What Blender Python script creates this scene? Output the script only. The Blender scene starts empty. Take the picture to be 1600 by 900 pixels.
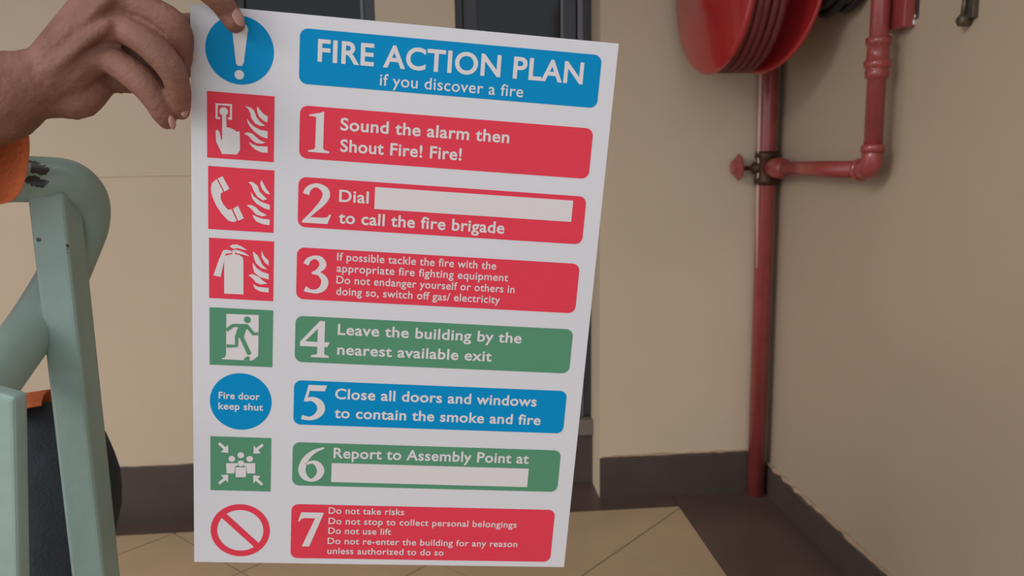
import bpy, bmesh, math, random
from mathutils import Vector, Matrix, noise
from mathutils.geometry import tessellate_polygon

random.seed(7)
S = bpy.context.scene
COL = S.collection
R = math.radians

# ------------------------------------------------------------------ camera
F_PX = 1250.0
CAM = Vector((0, 0, 1.25))
_p, _y, _r = R(9.0), R(4.8), R(0.9)
FW = Vector((math.sin(_y) * math.cos(_p), math.cos(_y) * math.cos(_p), -math.sin(_p)))
_r0 = Vector((math.cos(_y), -math.sin(_y), 0)); _u0 = _r0.cross(FW)
RT = math.cos(_r) * _r0 - math.sin(_r) * _u0
UP = math.sin(_r) * _r0 + math.cos(_r) * _u0
cam = bpy.data.cameras.new('camera')
cam.sensor_width = 36.0
cam.lens = F_PX / 1600 * 36.0
cam.clip_start = 0.01
cam.dof.use_dof = True
cam.dof.focus_distance = 0.62
cam.dof.aperture_fstop = 14.0
co = bpy.data.objects.new('camera', cam); COL.objects.link(co)
M = Matrix((RT, UP, -FW)).transposed().to_4x4(); M.translation = CAM
co.matrix_world = M
S.camera = co

# ------------------------------------------------------------------ light
W = bpy.data.worlds.new('world'); S.world = W; W.use_nodes = True
bg = W.node_tree.nodes['Background']
bg.inputs['Color'].default_value = (0.90, 0.95, 1.0, 1)
bg.inputs['Strength'].default_value = 1.0
sun = bpy.data.lights.new('sun', 'SUN'); sun.energy = 1.0; sun.angle = R(22); sun.color = (1.0, 0.94, 0.86)
so = bpy.data.objects.new('sun', sun); COL.objects.link(so)
so.rotation_euler = Vector((0.80, 0.50, -0.40)).to_track_quat('-Z', 'Y').to_euler()
S.view_settings.view_transform = 'Standard'
S.view_settings.look = 'None'
S.view_settings.gamma = 1.0
S.view_settings.exposure = 0.0
S.view_settings.use_curve_mapping = False


def at(x, y, d):
    """point seen at pixel (x, y) of the photograph, d metres deep"""
    return CAM + (FW + (x - 800) / F_PX * RT + (450 - y) / F_PX * UP) * d


# ------------------------------------------------------------------ materials
def lin(c):
    return tuple(((v / 255) / 12.92 if v / 255 <= 0.04045 else ((v / 255 + 0.055) / 1.055) ** 2.4) for v in c) + (1,)


def mat(name, col, rough=0.6, metal=0.0, var=0.08, scale=8, bump=0.0, bscale=60, spec=0.5, col2=None, mix=0.5, coat=0.0):
    m = bpy.data.materials.new(name); m.use_nodes = True
    nt = m.node_tree; N = nt.nodes; L = nt.links
    b = N['Principled BSDF']
    b.inputs['Roughness'].default_value = rough
    b.inputs['Metallic'].default_value = metal
    b.inputs['Specular IOR Level'].default_value = spec
    b.inputs['Coat Weight'].default_value = coat
    c = lin(col)
    tc = N.new('ShaderNodeTexCoord')
    nz = N.new('ShaderNodeTexNoise'); nz.inputs['Scale'].default_value = scale; nz.inputs['Detail'].default_value = 5
    L.new(tc.outputs['Object'], nz.inputs['Vector'])
    rp = N.new('ShaderNodeValToRGB')
    c2 = lin(col2) if col2 else tuple(v * (1 - var) for v in c[:3]) + (1,)
    c1 = c if col2 else tuple(min(1, v * (1 + var)) for v in c[:3]) + (1,)
    rp.color_ramp.elements[0].position = mix - 0.2; rp.color_ramp.elements[0].color = c2
    rp.color_ramp.elements[1].position = mix + 0.2; rp.color_ramp.elements[1].color = c1
    L.new(nz.outputs['Fac'], rp.inputs['Fac'])
    L.new(rp.outputs['Color'], b.inputs['Base Color'])
    if bump:
        n2 = N.new('ShaderNodeTexNoise'); n2.inputs['Scale'].default_value = bscale; n2.inputs['Detail'].default_value = 4
        L.new(tc.outputs['Object'], n2.inputs['Vector'])
        bp = N.new('ShaderNodeBump'); bp.inputs['Strength'].default_value = bump; bp.inputs['Distance'].default_value = 0.004
        L.new(n2.outputs['Fac'], bp.inputs['Height']); L.new(bp.outputs['Normal'], b.inputs['Normal'])
    return m


def spots(m, pts, col, nscale=55):
    """worn patches with a shape of their own: pts = (world point, radius)"""
    nt = m.node_tree; N = nt.nodes; L = nt.links
    b = N['Principled BSDF']
    geo = N.new('ShaderNodeNewGeometry')
    nz = N.new('ShaderNodeTexNoise'); nz.inputs['Scale'].default_value = nscale; nz.inputs['Detail'].default_value = 4
    L.new(geo.outputs['Position'], nz.inputs['Vector'])
    prev = None
    for p, r in pts:
        d = N.new('ShaderNodeVectorMath'); d.operation = 'DISTANCE'
        L.new(geo.outputs['Position'], d.inputs[0]); d.inputs[1].default_value = p
        q = N.new('ShaderNodeMath'); q.operation = 'DIVIDE'; L.new(d.outputs['Value'], q.inputs[0]); q.inputs[1].default_value = r
        if prev is None: prev = q
        else:
            k = N.new('ShaderNodeMath'); k.operation = 'MINIMUM'
            L.new(prev.outputs[0], k.inputs[0]); L.new(q.outputs[0], k.inputs[1]); prev = k
    a = N.new('ShaderNodeMath'); a.operation = 'MULTIPLY_ADD'
    L.new(nz.outputs['Fac'], a.inputs[0]); a.inputs[1].default_value = 1.7; L.new(prev.outputs[0], a.inputs[2])
    t = N.new('ShaderNodeMath'); t.operation = 'LESS_THAN'; L.new(a.outputs[0], t.inputs[0]); t.inputs[1].default_value = 1.75
    mx = N.new('ShaderNodeMix'); mx.data_type = 'RGBA'
    old = b.inputs['Base Color'].links[0].from_socket
    L.new(t.outputs[0], mx.inputs['Factor']); L.new(old, mx.inputs['A']); mx.inputs['B'].default_value = lin(col)
    L.new(mx.outputs['Result'], b.inputs['Base Color'])


def glass_mat():
    m = bpy.data.materials.new('dark_glass'); m.use_nodes = True
    nt = m.node_tree; N = nt.nodes; L = nt.links
    N.remove(N['Principled BSDF'])
    tr = N.new('ShaderNodeBsdfTransparent'); tr.inputs['Color'].default_value = (0.20, 0.19, 0.19, 1)
    gl = N.new('ShaderNodeBsdfGlossy'); gl.inputs['Roughness'].default_value = 0.06; gl.inputs['Color'].default_value = (0.8, 0.8, 0.8, 1)
    fr = N.new('ShaderNodeFresnel'); fr.inputs['IOR'].default_value = 1.5
    mx = N.new('ShaderNodeMixShader')
    L.new(fr.outputs[0], mx.inputs[0]); L.new(tr.outputs[0], mx.inputs[1]); L.new(gl.outputs[0], mx.inputs[2])
    L.new(mx.outputs[0], N['Material Output'].inputs['Surface'])
    return m


MT = dict(
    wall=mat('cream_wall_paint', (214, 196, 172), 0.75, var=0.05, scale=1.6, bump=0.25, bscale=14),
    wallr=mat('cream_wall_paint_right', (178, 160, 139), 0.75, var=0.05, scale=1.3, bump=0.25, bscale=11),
    skirt=mat('dark_brown_skirting', (80, 69, 65), 0.45, var=0.12, scale=6, bump=0.15, bscale=30),
    border=mat('dark_floor_border', (92, 75, 70), 0.4, var=0.12, scale=5),
    tile=mat('beige_floor_tile', (196, 170, 140), 0.38, var=0.05, scale=5, bump=0.05),
    grout=mat('brown_grout', (74, 56, 44), 0.9),
    mortar=mat('ragged_mortar', (176, 150, 126), 0.9, var=0.15, scale=30, bump=0.6, bscale=60),
    ceiling=mat('white_ceiling', (200, 195, 188), 0.9),
    alu=mat('dark_grey_aluminium', (74, 74, 80), 0.35, metal=0.5, var=0.03),
    alu2=mat('grey_aluminium_edge', (112, 112, 120), 0.35, metal=0.5, var=0.03),
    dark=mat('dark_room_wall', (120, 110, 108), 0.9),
    glass=glass_mat(),
    sill=mat('grey_sill_stone', (120, 110, 106), 0.6, var=0.1, scale=20),
    board=mat('white_board', (220, 219, 226), 0.45, var=0.006, spec=0.25),
    blue=mat('blue_print', (6, 142, 202), 0.45, var=0.02, spec=0.08),
    red=mat('red_print', (230, 66, 86), 0.45, var=0.02, spec=0.08),
    green=mat('green_print', (90, 148, 116), 0.45, var=0.02, spec=0.08),
    white=mat('white_print', (224, 218, 220), 0.45, var=0.006, spec=0.15),
    pipe=mat('red_pipe_paint', (152, 66, 64), 0.32, var=0.12, scale=22, bump=0.2, bscale=70, coat=0.4),
    reel=mat('red_reel_enamel', (176, 42, 46), 0.3, var=0.06, scale=6, coat=0.5),
    highlight_strip=mat('pale_highlight', (214, 178, 164), 0.4),  # pipe highlight put in as a pale colour
    hose=mat('dark_red_hose', (112, 44, 44), 0.6, var=0.15, scale=30, bump=0.3, bscale=120),
    rubber=mat('black_rubber', (34, 30, 30), 0.55),
    brass=mat('tarnished_brass', (84, 58, 44), 0.5, metal=0.6, var=0.2, scale=60),
    steel=mat('tarnished_steel', (98, 88, 78), 0.45, metal=0.6, var=0.2, scale=60),
    rail=mat('pale_green_rail_paint', (144, 169, 163), 0.36, var=0.05, scale=14, bump=0.35, bscale=45, coat=0.2),
    skin=mat('brown_skin', (146, 102, 86), 0.6, spec=0.3, scale=38, bump=0.3, bscale=260, col2=(122, 84, 70), mix=0.5),
    nail=mat('pink_nail', (168, 122, 110), 0.35, var=0.04),
    shirt=mat('orange_fabric', (236, 126, 76), 0.85, var=0.08, scale=20, bump=0.4, bscale=300),
    navy=mat('dark_navy_fabric', (44, 52, 60), 0.9, var=0.08, scale=20, bump=0.4, bscale=300),
    hair=mat('black_hair', (24, 20, 19), 0.8, bump=0.8, bscale=200),
    eye=mat('eye_white', (220, 214, 206), 0.25),
    shoe=mat('black_leather', (32, 30, 30), 0.4),
    concrete=mat('grey_concrete', (150, 142, 132), 0.9, var=0.1, scale=10),
)


# ------------------------------------------------------------------ mesh helpers
def mesh(name, bm, m, parent=None, smooth=False, mw=None):
    me = bpy.data.meshes.new(name)
    bmesh.ops.recalc_face_normals(bm, faces=bm.faces) if not getattr(bm, '_flat', False) else None
    bm.to_mesh(me); bm.free()
    me.materials.append(MT[m] if isinstance(m, str) else m)
    if smooth:
        me.polygons.foreach_set('use_smooth', [True] * len(me.polygons))
    o = bpy.data.objects.new(name, me); COL.objects.link(o)
    if parent: o.parent = parent
    if mw is not None: o.matrix_world = mw
    return o


def tag(o, label=None, cat=None, group=None, kind=None):
    if label: o['label'] = label
    if cat: o['category'] = cat
    if group: o['group'] = group
    if kind: o['kind'] = kind
    return o


def empty(name, loc=(0, 0, 0), label=None, cat=None, group=None, kind=None):
    o = bpy.data.objects.new(name, None); COL.objects.link(o); o.location = loc
    o.empty_display_size = 0.1
    return tag(o, label, cat, group, kind)


def box(bm, lo, hi, bev=0.0):
    lo, hi = Vector(lo), Vector(hi)
    r = bmesh.ops.create_cube(bm, size=1.0)
    vs = r['verts']
    for v in vs:
        v.co = Vector(((lo[i] + hi[i]) / 2 + v.co[i] * (hi[i] - lo[i]) for i in range(3)))
    if bev:
        es = {e for v in vs for e in v.link_edges}
        bmesh.ops.bevel(bm, geom=list(es), offset=bev, segments=2, affect='EDGES', profile=0.6)
    return bm


def B():
    return bmesh.new()


def catmull(pts, n):
    """pts: list of tuples (Vector, extra...) -> smooth samples"""
    out = []
    P = [pts[0]] + list(pts) + [pts[-1]]
    for i in range(1, len(P) - 2):
        for k in range(n):
            t = k / n
            row = []
            for a, b, c, d in zip(P[i - 1], P[i], P[i + 1], P[i + 2]):
                row.append(0.5 * ((2 * b) + (c - a) * t + (2 * a - 5 * b + 4 * c - d) * t * t + (3 * b - a - 3 * c + d) * t ** 3))
            out.append(tuple(row))
    out.append(tuple(pts[-1]))
    return out


def tube(bm, pts, segs=24, caps=True, squash=None):
    """pts: [(Vector, radius)] swept round tube"""
    rings = []; prev = None
    for i, (p, r) in enumerate(pts):
        t = (pts[min(i + 1, len(pts) - 1)][0] - pts[max(i - 1, 0)][0]).normalized()
        if prev is None:
            a = t.orthogonal().normalized()
        else:
            a = (prev - t * prev.dot(t)).normalized()
        prev = a; b = t.cross(a)
        rings.append([bm.verts.new(p + (a * math.cos(2 * math.pi * k / segs) + b * math.sin(2 * math.pi * k / segs)) * r) for k in range(segs)])
    for r0, r1 in zip(rings, rings[1:]):
        for k in range(segs):
            bm.faces.new((r0[k], r0[(k + 1) % segs], r1[(k + 1) % segs], r1[k]))
    if caps:
        bm.faces.new(rings[0][::-1]); bm.faces.new(rings[-1])
    return bm


def line_tube(bm, a, b, r, segs=24):
    return tube(bm, [(Vector(a), r), (Vector(b), r)], segs)


def lathe(bm, origin, axis, prof, segs=48):
    """prof: [(distance along axis, radius)]"""
    axis = Vector(axis).normalized(); a = axis.orthogonal().normalized(); b = axis.cross(a)
    rings = []
    for h, r in prof:
        c = Vector(origin) + axis * h
        if r < 1e-6: rings.append([bm.verts.new(c)])
        else: rings.append([bm.verts.new(c + (a * math.cos(2 * math.pi * k / segs) + b * math.sin(2 * math.pi * k / segs)) * r) for k in range(segs)])
    for r0, r1 in zip(rings, rings[1:]):
        for k in range(segs):
            k1 = (k + 1) % segs
            if len(r0) == 1 and len(r1) == 1: continue
            if len(r0) == 1: bm.faces.new((r0[0], r1[k1], r1[k]))
            elif len(r1) == 1: bm.faces.new((r0[k], r0[k1], r1[0]))
            else: bm.faces.new((r0[k], r0[k1], r1[k1], r1[k]))
    return bm


def blob(bm, p, r, scale=None, rot=None, sd=2):
    m_ = Matrix.Translation(p)
    if rot is not None: m_ = m_ @ rot.to_4x4()
    if scale: m_ = m_ @ Matrix.Diagonal(Vector(scale)).to_4x4()
    bmesh.ops.create_icosphere(bm, subdivisions=sd, radius=r, matrix=m_)


def limb(bm, pts, step=0.35, sd=2):
    """tapering organic chain of overlapping balls, pts: [(Vector, r)]"""
    sm = catmull([(Vector(p), r) for p, r in pts], 12)
    last = None
    for p, r in sm:
        if last is None or (p - last).length > r * step:
            blob(bm, p, r, sd=sd); last = p
    blob(bm, sm[-1][0], sm[-1][1], sd=sd)


def remesh(name, bm, m, parent, voxel, smooth=5, factor=0.5):
    me = bpy.data.meshes.new(name); bm.to_mesh(me); bm.free()
    tmp = bpy.data.objects.new(name + '_tmp', me); COL.objects.link(tmp)
    md = tmp.modifiers.new('r', 'REMESH'); md.mode = 'VOXEL'; md.voxel_size = voxel; md.use_smooth_shade = True
    sm = tmp.modifiers.new('s', 'SMOOTH'); sm.iterations = smooth; sm.factor = factor
    dg = bpy.context.evaluated_depsgraph_get()
    ev = tmp.evaluated_get(dg)
    nm = bpy.data.meshes.new_from_object(ev)
    bpy.data.objects.remove(tmp); bpy.data.meshes.remove(me)
    nm.name = name; nm.materials.clear(); nm.materials.append(MT[m])
    nm.transform(Matrix.Translation(-parent.location))
    o = bpy.data.objects.new(name, nm); COL.objects.link(o); o.parent = parent
    return o


def root_of(o):
    while o.parent: o = o.parent
    return o


def sub(parent, name, bm, m, smooth=False):
    """world-coordinate geometry, stored relative to the thing's base"""
    bmesh.ops.translate(bm, verts=bm.verts, vec=-root_of(parent).location)
    return mesh(name, bm, m, parent, smooth)


# ================================================================== SETTING
XR, YB, ZC = 1.19, 2.80, 2.75          # right wall, back wall, ceiling
YD = 2.97                              # plane of the recessed door
DX0, DX1 = 0.057, 0.552                # door recess
WX0, WX1, WZ0, WZ1 = -0.70, -0.208, 1.30, 2.25

# floor base (grout) + tiles
f = tag(mesh('floor', box(B(), (-4.0, -2.5, -0.12), (XR + 0.15, YD + 0.25, -0.0018)), 'grout'), kind='structure')


def tile_poly(s0, t0, size, gap):
    q = math.sqrt(0.5); out = []
    for s, t in ((s0 + gap, t0 + gap), (s0 + size - gap, t0 + gap), (s0 + size - gap, t0 + size - gap), (s0 + gap, t0 + size - gap)):
        out.append(((t - s) * q, (t + s) * q))
    return out


def clip(poly, ax, lim, keep_less=True):
    out = []
    for i in range(len(poly)):
        a, b = poly[i], poly[(i + 1) % len(poly)]
        ia = (a[ax] <= lim) == keep_less; ib = (b[ax] <= lim) == keep_less
        if ia: out.append(a)
        if ia != ib:
            k = (lim - a[ax]) / (b[ax] - a[ax])
            out.append((a[0] + (b[0] - a[0]) * k, a[1] + (b[1] - a[1]) * k))
    return out


def prism(bm, poly, z0, z1, bev=0.0):
    lo = [bm.verts.new((x, y, z0)) for x, y in poly]; hi = [bm.verts.new((x, y, z1)) for x, y in poly]
    n = len(poly)
    bm.faces.new(lo[::-1]); top = bm.faces.new(hi)
    for i in range(n): bm.faces.new((lo[i], lo[(i + 1) % n], hi[(i + 1) % n], hi[i]))
    if bev:
        bmesh.ops.bevel(bm, geom=list(top.edges), offset=bev, segments=1, affect='EDGES')


T = 0.4213
for i in range(-14, 12):
    for j in range(-12, 10):
        p = tile_poly(1.312 + i * T, 2.066 + j * T, T, 0.0019)
        for ax, lim, less in ((0, 0.823, True), (1, 2.690, True), (0, -3.2, False), (1, -1.2, False)):
            if len(p) > 2: p = clip(p, ax, lim, less)
        if len(p) < 3: continue
        area = abs(sum(p[k][0] * p[(k + 1) % len(p)][1] - p[(k + 1) % len(p)][0] * p[k][1] for k in range(len(p)))) / 2
        if area < 0.002: continue
        bm = B(); prism(bm, p, -0.0018, random.uniform(-0.0003, 0.0003), 0.0004)
        mesh('tile', bm, 'tile', f)
bm = B(); box(bm, (-4.0, 2.6925, -0.0018), (0.823, YD + 0.2, 0.0005)); box(bm, (0.8255, -2.5, -0.0018), (XR + 0.1, YD + 0.2, 0.0005))
mesh('floor_border', bm, 'border', f)

# back wall with openings (one continuous wall)
bm = B()
box(bm, (-4.0, YB, -0.1), (WX0, YB + 0.35, ZC)); box(bm, (WX0, YB, -0.1), (WX1, YB + 0.35, WZ0)); box(bm, (WX0, YB, WZ1), (WX1, YB + 0.35, ZC))
box(bm, (WX1, YB, -0.1), (DX0, YB + 0.35, ZC)); box(bm, (DX0, YB, 2.2), (DX1, YB + 0.35, ZC)); box(bm, (DX1, YB, -0.1), (XR + 0.15, YB + 0.35, ZC))
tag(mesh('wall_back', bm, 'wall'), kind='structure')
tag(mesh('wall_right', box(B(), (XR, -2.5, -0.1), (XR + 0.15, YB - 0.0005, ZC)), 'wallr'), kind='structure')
tag(mesh('ceiling', box(B(), (-4.0, 0.6, ZC), (XR + 0.15, YB + 1.6, ZC + 0.15)), 'ceiling'), kind='structure')
# dim room beyond the openings
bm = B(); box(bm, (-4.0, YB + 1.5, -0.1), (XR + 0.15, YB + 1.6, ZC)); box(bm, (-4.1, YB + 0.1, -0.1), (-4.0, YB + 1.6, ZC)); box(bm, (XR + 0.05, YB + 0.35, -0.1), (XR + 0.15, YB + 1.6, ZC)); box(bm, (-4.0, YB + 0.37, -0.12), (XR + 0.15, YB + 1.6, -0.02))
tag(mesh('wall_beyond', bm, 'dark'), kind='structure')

# skirtings: wavy painted top
def skirting(name, a, b, z, th, nrm, m='skirt'):
    bm = B(); a, b = Vector(a), Vector(b); n = max(2, int((b - a).length / 0.03)); nrm = Vector(nrm)
    rows = []
    for i in range(n + 1):
        p = a.lerp(b, i / n); zz = z + 0.0035 * noise.noise(p * 9) + 0.002 * noise.noise(p * 40)
        rows.append([bm.verts.new(p + Vector((0, 0, 0.0005))), bm.verts.new(p + nrm * th + Vector((0, 0, 0.0005))), bm.verts.new(p + nrm * th + Vector((0, 0, zz - 0.004))), bm.verts.new(p + nrm * (th - 0.004) + Vector((0, 0, zz))), bm.verts.new(p + Vector((0, 0, zz)))])
    for r0, r1 in zip(rows, rows[1:]):
        for k in range(5): bm.faces.new((r0[k], r0[(k + 1) % 5], r1[(k + 1) % 5], r1[k]))
    bm.faces.new(rows[0]); bm.faces.new(rows[-1][::-1])
    return tag(mesh(name, bm, m), kind='structure')


skirting('baseboard_back', (DX1, YB, 0), (XR - 0.0122, YB, 0), 0.157, 0.012, (0, -1, 0))
skirting('baseboard_left', (-4.0, YB, 0), (DX0, YB, 0), 0.206, 0.012, (0, -1, 0))
skirting('baseboard_right', (XR, YB, 0), (XR, -2.5, 0), 0.110, 0.012, (-1, 0, 0))


def bead(name, a, b, z, r, nrm):
    bm = B(); a, b = Vector(a), Vector(b); n = int((b - a).length / 0.012); nrm = Vector(nrm); pts = []
    for i in range(n + 1):
        p = a.lerp(b, i / n)
        w = r * (0.75 + 0.9 * noise.noise(p * 22))
        pts.append((p + nrm * 0.002 + Vector((0, 0, z + 0.003 * noise.noise(p * 35))), max(0.0015, w)))
    tube(bm, pts, 8)
    return tag(mesh(name, bm, 'mortar', smooth=True), kind='structure')


bead('trim_1', (XR, YB - 0.02, 0), (XR, -1.0, 0), 0.113, 0.009, (-1, 0, 0))
bead('trim_2', (DX1 + 0.01, YB, 0), (XR - 0.02, YB, 0), 0.160, 0.005, (0, -1, 0))
# faint plaster ledge on the left of the back wall
bm = B(); box(bm, (-4.0, YB - 0.004, 1.219), (WX0 - 0.02, YB + 0.01, 1.231), 0.0015)
tag(mesh('trim_3', bm, 'wall'), kind='structure')

# door_1: recessed glazed aluminium door on a dark plinth
d = empty('door_1', (0.3, YD, 0), kind='structure')
sub(d, 'plinth', box(B(), (DX0 - 0.0, YD - 0.03, 0.001), (DX1, YD + 0.18, 0.20), 0.003), 'skirt')
sub(d, 'threshold', box(B(), (DX0, YD - 0.045, 0.2005), (DX1, YD + 0.06, 0.262), 0.004), 'sill')
x0, x1, z0, z1 = DX0 + 0.001, DX1 - 0.001, 0.263, 2.199
bm = B(); box(bm, (x0, YD, z0), (x0 + 0.03, YD + 0.06, z1), .002); box(bm, (x1 - 0.042, YD, z0), (x1, YD + 0.06, z1), .002); box(bm, (x0 + .03, YD, z1 - 0.04), (x1 - 0.042, YD + 0.06, z1), .002); box(bm, (x0 + .03, YD, z0), (x1 - .042, YD + .06, z0 + .02), .002)
df = sub(d, 'door_frame', bm, 'alu')
bm = B(); box(bm, (x1 - 0.050, YD - 0.008, z0), (x1 - 0.030, YD - 0.0002, z1), .002)
sub(df, 'frame_bead', bm, 'alu2')
lx0, lx1 = x0 + 0.032, x1 - 0.052
bm = B(); box(bm, (lx0, YD + 0.008, z0 + .022), (lx0 + 0.05, YD + 0.048, z1 - .042), .002); box(bm, (lx1 - 0.05, YD + 0.008, z0 + .022), (lx1, YD + 0.048, z1 - .042), .002)
box(bm, (lx0 + .05, YD + .008, z0 + .022), (lx1 - .05, YD + .048, z0 + .1), .002); box(bm, (lx0 + .05, YD + .008, z1 - .1), (lx1 - .05, YD + .048, z1 - .042), .002)
lf = sub(d, 'door_leaf', bm, 'alu')
bm = B(); box(bm, (lx1 - 0.058, YD + 0.004, z0 + .1), (lx1 - 0.046, YD + 0.016, z1 - .1), .002)
sub(lf, 'glazing_bead', bm, 'alu2')
sub(lf, 'glass_pane', box(B(), (lx0 + .045, YD + .024, z0 + .09), (lx1 - .045, YD + .030, z1 - .09)), 'glass')

# window_1
w = empty('window_1', (-0.45, YB + 0.1, 1.2), kind='structure')
bm = B(); ya, yb = YB + 0.10, YB + 0.15
box(bm, (WX0 + .001, ya, WZ0 + .001), (WX0 + .045, yb, WZ1 - .001), .002); box(bm, (WX1 - .045, ya, WZ0 + .001), (WX1 - .001, yb, WZ1 - .001), .002)
box(bm, (WX0 + .045, ya, WZ0 + .001), (WX1 - .045, yb, WZ0 + .05), .002); box(bm, (WX0 + .045, ya, WZ1 - .05), (WX1 - .045, yb, WZ1 - .001), .002)
wf = sub(w, 'window_frame', bm, 'alu')
bm = B(); box(bm, (WX1 - .056, ya - .006, WZ0 + .05), (WX1 - .045, ya + .02, WZ1 - .05), .002)
sub(wf, 'glazing_bead', bm, 'alu2')
sub(w, 'glass_pane', box(B(), (WX0 + .044, ya + .02, WZ0 + .045), (WX1 - .044, ya + .026, WZ1 - .045)), 'glass')

# ================================================================== FIRE PIPE
PX, PY, PR = 1.138, 2.762, 0.0315
fp = empty('fire_pipe', (PX, PY, 0), 'red painted standpipe in the corner with a side branch rising to the hose reel', 'pipe')
hl_ = B(); tube(hl_, [(Vector((PX - 0.027, PY - 0.012, 0.86)), .0040), (Vector((PX - 0.032, PY - 0.010, 1.1)), .0050), (Vector((PX - 0.034, PY - 0.008, 1.5)), .0060), (Vector((PX - 0.034, PY - 0.008, ZC - .002)), .0060)], 12)  # thin pale tube added as the highlight on the riser's left edge
sub(fp, 'highlight_strip', hl_, 'highlight_strip', True)['label'] = 'pale strip standing in for the highlight along the pipe'
sub(fp, 'riser', line_tube(B(), (PX, PY, 0.001), (PX, PY, ZC - 0.002), PR, 32), 'pipe', True)
ZBR = 1.213; BX, BY, BR = 1.130, 2.046, 0.0235
vb = B()
lathe(vb, (PX, PY, ZBR - 0.06), (0, 0, 1), [(0, 0.0), (0, 0.038), (0.018, 0.041), (0.03, 0.036), (0.09, 0.036), (0.10, 0.041), (0.118, 0.038), (0.118, 0)], 32)
lathe(vb, (PX - 0.03, PY, ZBR), (-1, 0, 0), [(0, 0.022), (0.02, 0.02), (0.024, 0.008), (0.065, 0.007), (0.065, 0)], 20)
sub(fp, 'valve_body', vb, 'brass', True)['label'] = 'tarnished brass valve body'
hb = B()
lathe(hb, (PX - 0.092, PY, ZBR + 0.004), (-1, 0, 0), [(0, 0), (0, 0.03), (0.006, 0.046), (0.012, 0.046), (0.02, 0.03), (0.032, 0.024), (0.034, 0)], 8)
sub(fp, 'valve_handle', hb, 'pipe')
# branch: out of the valve towards the camera, elbow, then up
e = 0.030
pts = [(Vector((PX, PY - 0.02, ZBR)), BR), (Vector((BX, BY + e + 0.02, ZBR)), BR)]
sub(fp, 'branch_pipe', tube(B(), pts, 28), 'pipe', True)
bm = B(); lathe(bm, (PX, PY - 0.035, ZBR), (0, -1, 0), [(0, 0.0), (0, 0.029), (0.03, 0.029), (0.036, 0.034), (0.075, 0.036), (0.10, 0.033), (0.104, 0.028), (0.13, 0.0275), (0.13, 0)], 28)
sub(fp, 'coupling', bm, 'pipe', True)
bm = B(); el = []
for k in range(9):
    a = math.pi / 2 * k / 8
    el.append((Vector((BX, BY + e - e * math.sin(a), ZBR + e - e * math.cos(a))), BR * 1.16))
el = [(Vector((BX, BY + e + 0.03, ZBR)), BR * 1.16)] + el + [(Vector((BX, BY, ZBR + e + 0.03)), BR * 1.16)]
tube(bm, el, 28)
lathe(bm, (BX, BY + e + 0.016, ZBR), (0, 1, 0), [(0, 0), (0, .0305), (.014, .0305), (.018, .026), (.018, 0)], 28)
lathe(bm, (BX, BY, ZBR + e + 0.016), (0, 0, 1), [(0, 0), (0, .0305), (.016, .0305), (.020, .026), (.020, 0)], 28)
sub(fp, 'elbow', bm, 'pipe', True)
sub(fp, 'branch_riser', line_tube(B(), (BX, BY, ZBR + 0.03), (BX, BY, 2.15), BR, 28), 'pipe', True)
bm = B(); zc = 1.445
lathe(bm, (BX, BY, zc), (0, 0, 1), [(0, .022), (0.004, .029), (0.022, .030), (0.026, .026), (0.030, .0335), (0.046, .0335), (0.05, .028), (0.085, .0265), (0.088, .0315), (0.104, .0315), (0.108, .024)], 28)
sub(fp, 'union_joint', bm, 'pipe', True)
bm = B(); tube(bm, [(Vector((BX, BY, 2.12)), BR), (Vector((BX, BY, 2.18)), BR), (Vector((BX, BY + 0.05, 2.22)), BR), (Vector((BX, 2.48, 2.22)), BR)], 24)
sub(fp, 'feed_pipe', bm, 'pipe', True)
# red valve box on the wall beside the branch
vx = empty('valve_box', (XR, 2.03, 1.56), 'red painted metal box with a chipped corner, on the right wall beside the upright pipe', 'box')
sub(vx, 'housing', box(B(), (1.158, 1.985, 1.567), (XR - 0.0015, 2.085, 1.80), 0.004), 'pipe')
sub(vx, 'back_plate', box(B(), (XR - 0.0013, 1.972, 1.585), (XR - 0.0002, 2.095, 1.82)), 'steel')
bm = B(); blob(bm, Vector((1.186, 1.9845, 1.578)), 0.007, (0.6, 0.25, 1)); blob(bm, Vector((1.187, 1.9843, 1.592)), 0.004, (0.6, 0.25, 1.3))
sub(vx, 'chipped_plaster', bm, 'white', True)

# ================================================================== HOSE REEL
RY, RZ = 2.50, 1.775
hr = empty('hose_reel', (XR, RY, RZ), 'wall-mounted fire hose reel with two bright red discs and dark hose wound between them', 'hose reel')


def disc(x, Rr, yaw, flip, name, label=None):
    ax = Vector((-math.cos(yaw), -math.sin(yaw), 0)) * flip
    o = Vector((x, RY, RZ))
    prof = [(-0.012, 0.0), (-0.012, Rr * 0.93), (-0.016, Rr * 0.985), (-0.010, Rr), (-0.003, Rr * 0.985), (0.002, Rr * 0.94),
            (0.004, Rr * 0.90), (0.012, Rr * 0.84), (0.016, Rr * 0.60), (0.020, Rr * 0.56), (0.020, Rr * 0.34), (0.030, Rr * 0.28), (0.034, 0.0)]
    bm = B(); lathe(bm, o, ax, prof, 72)
    return sub(hr, name, bm, 'reel', True)


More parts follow.
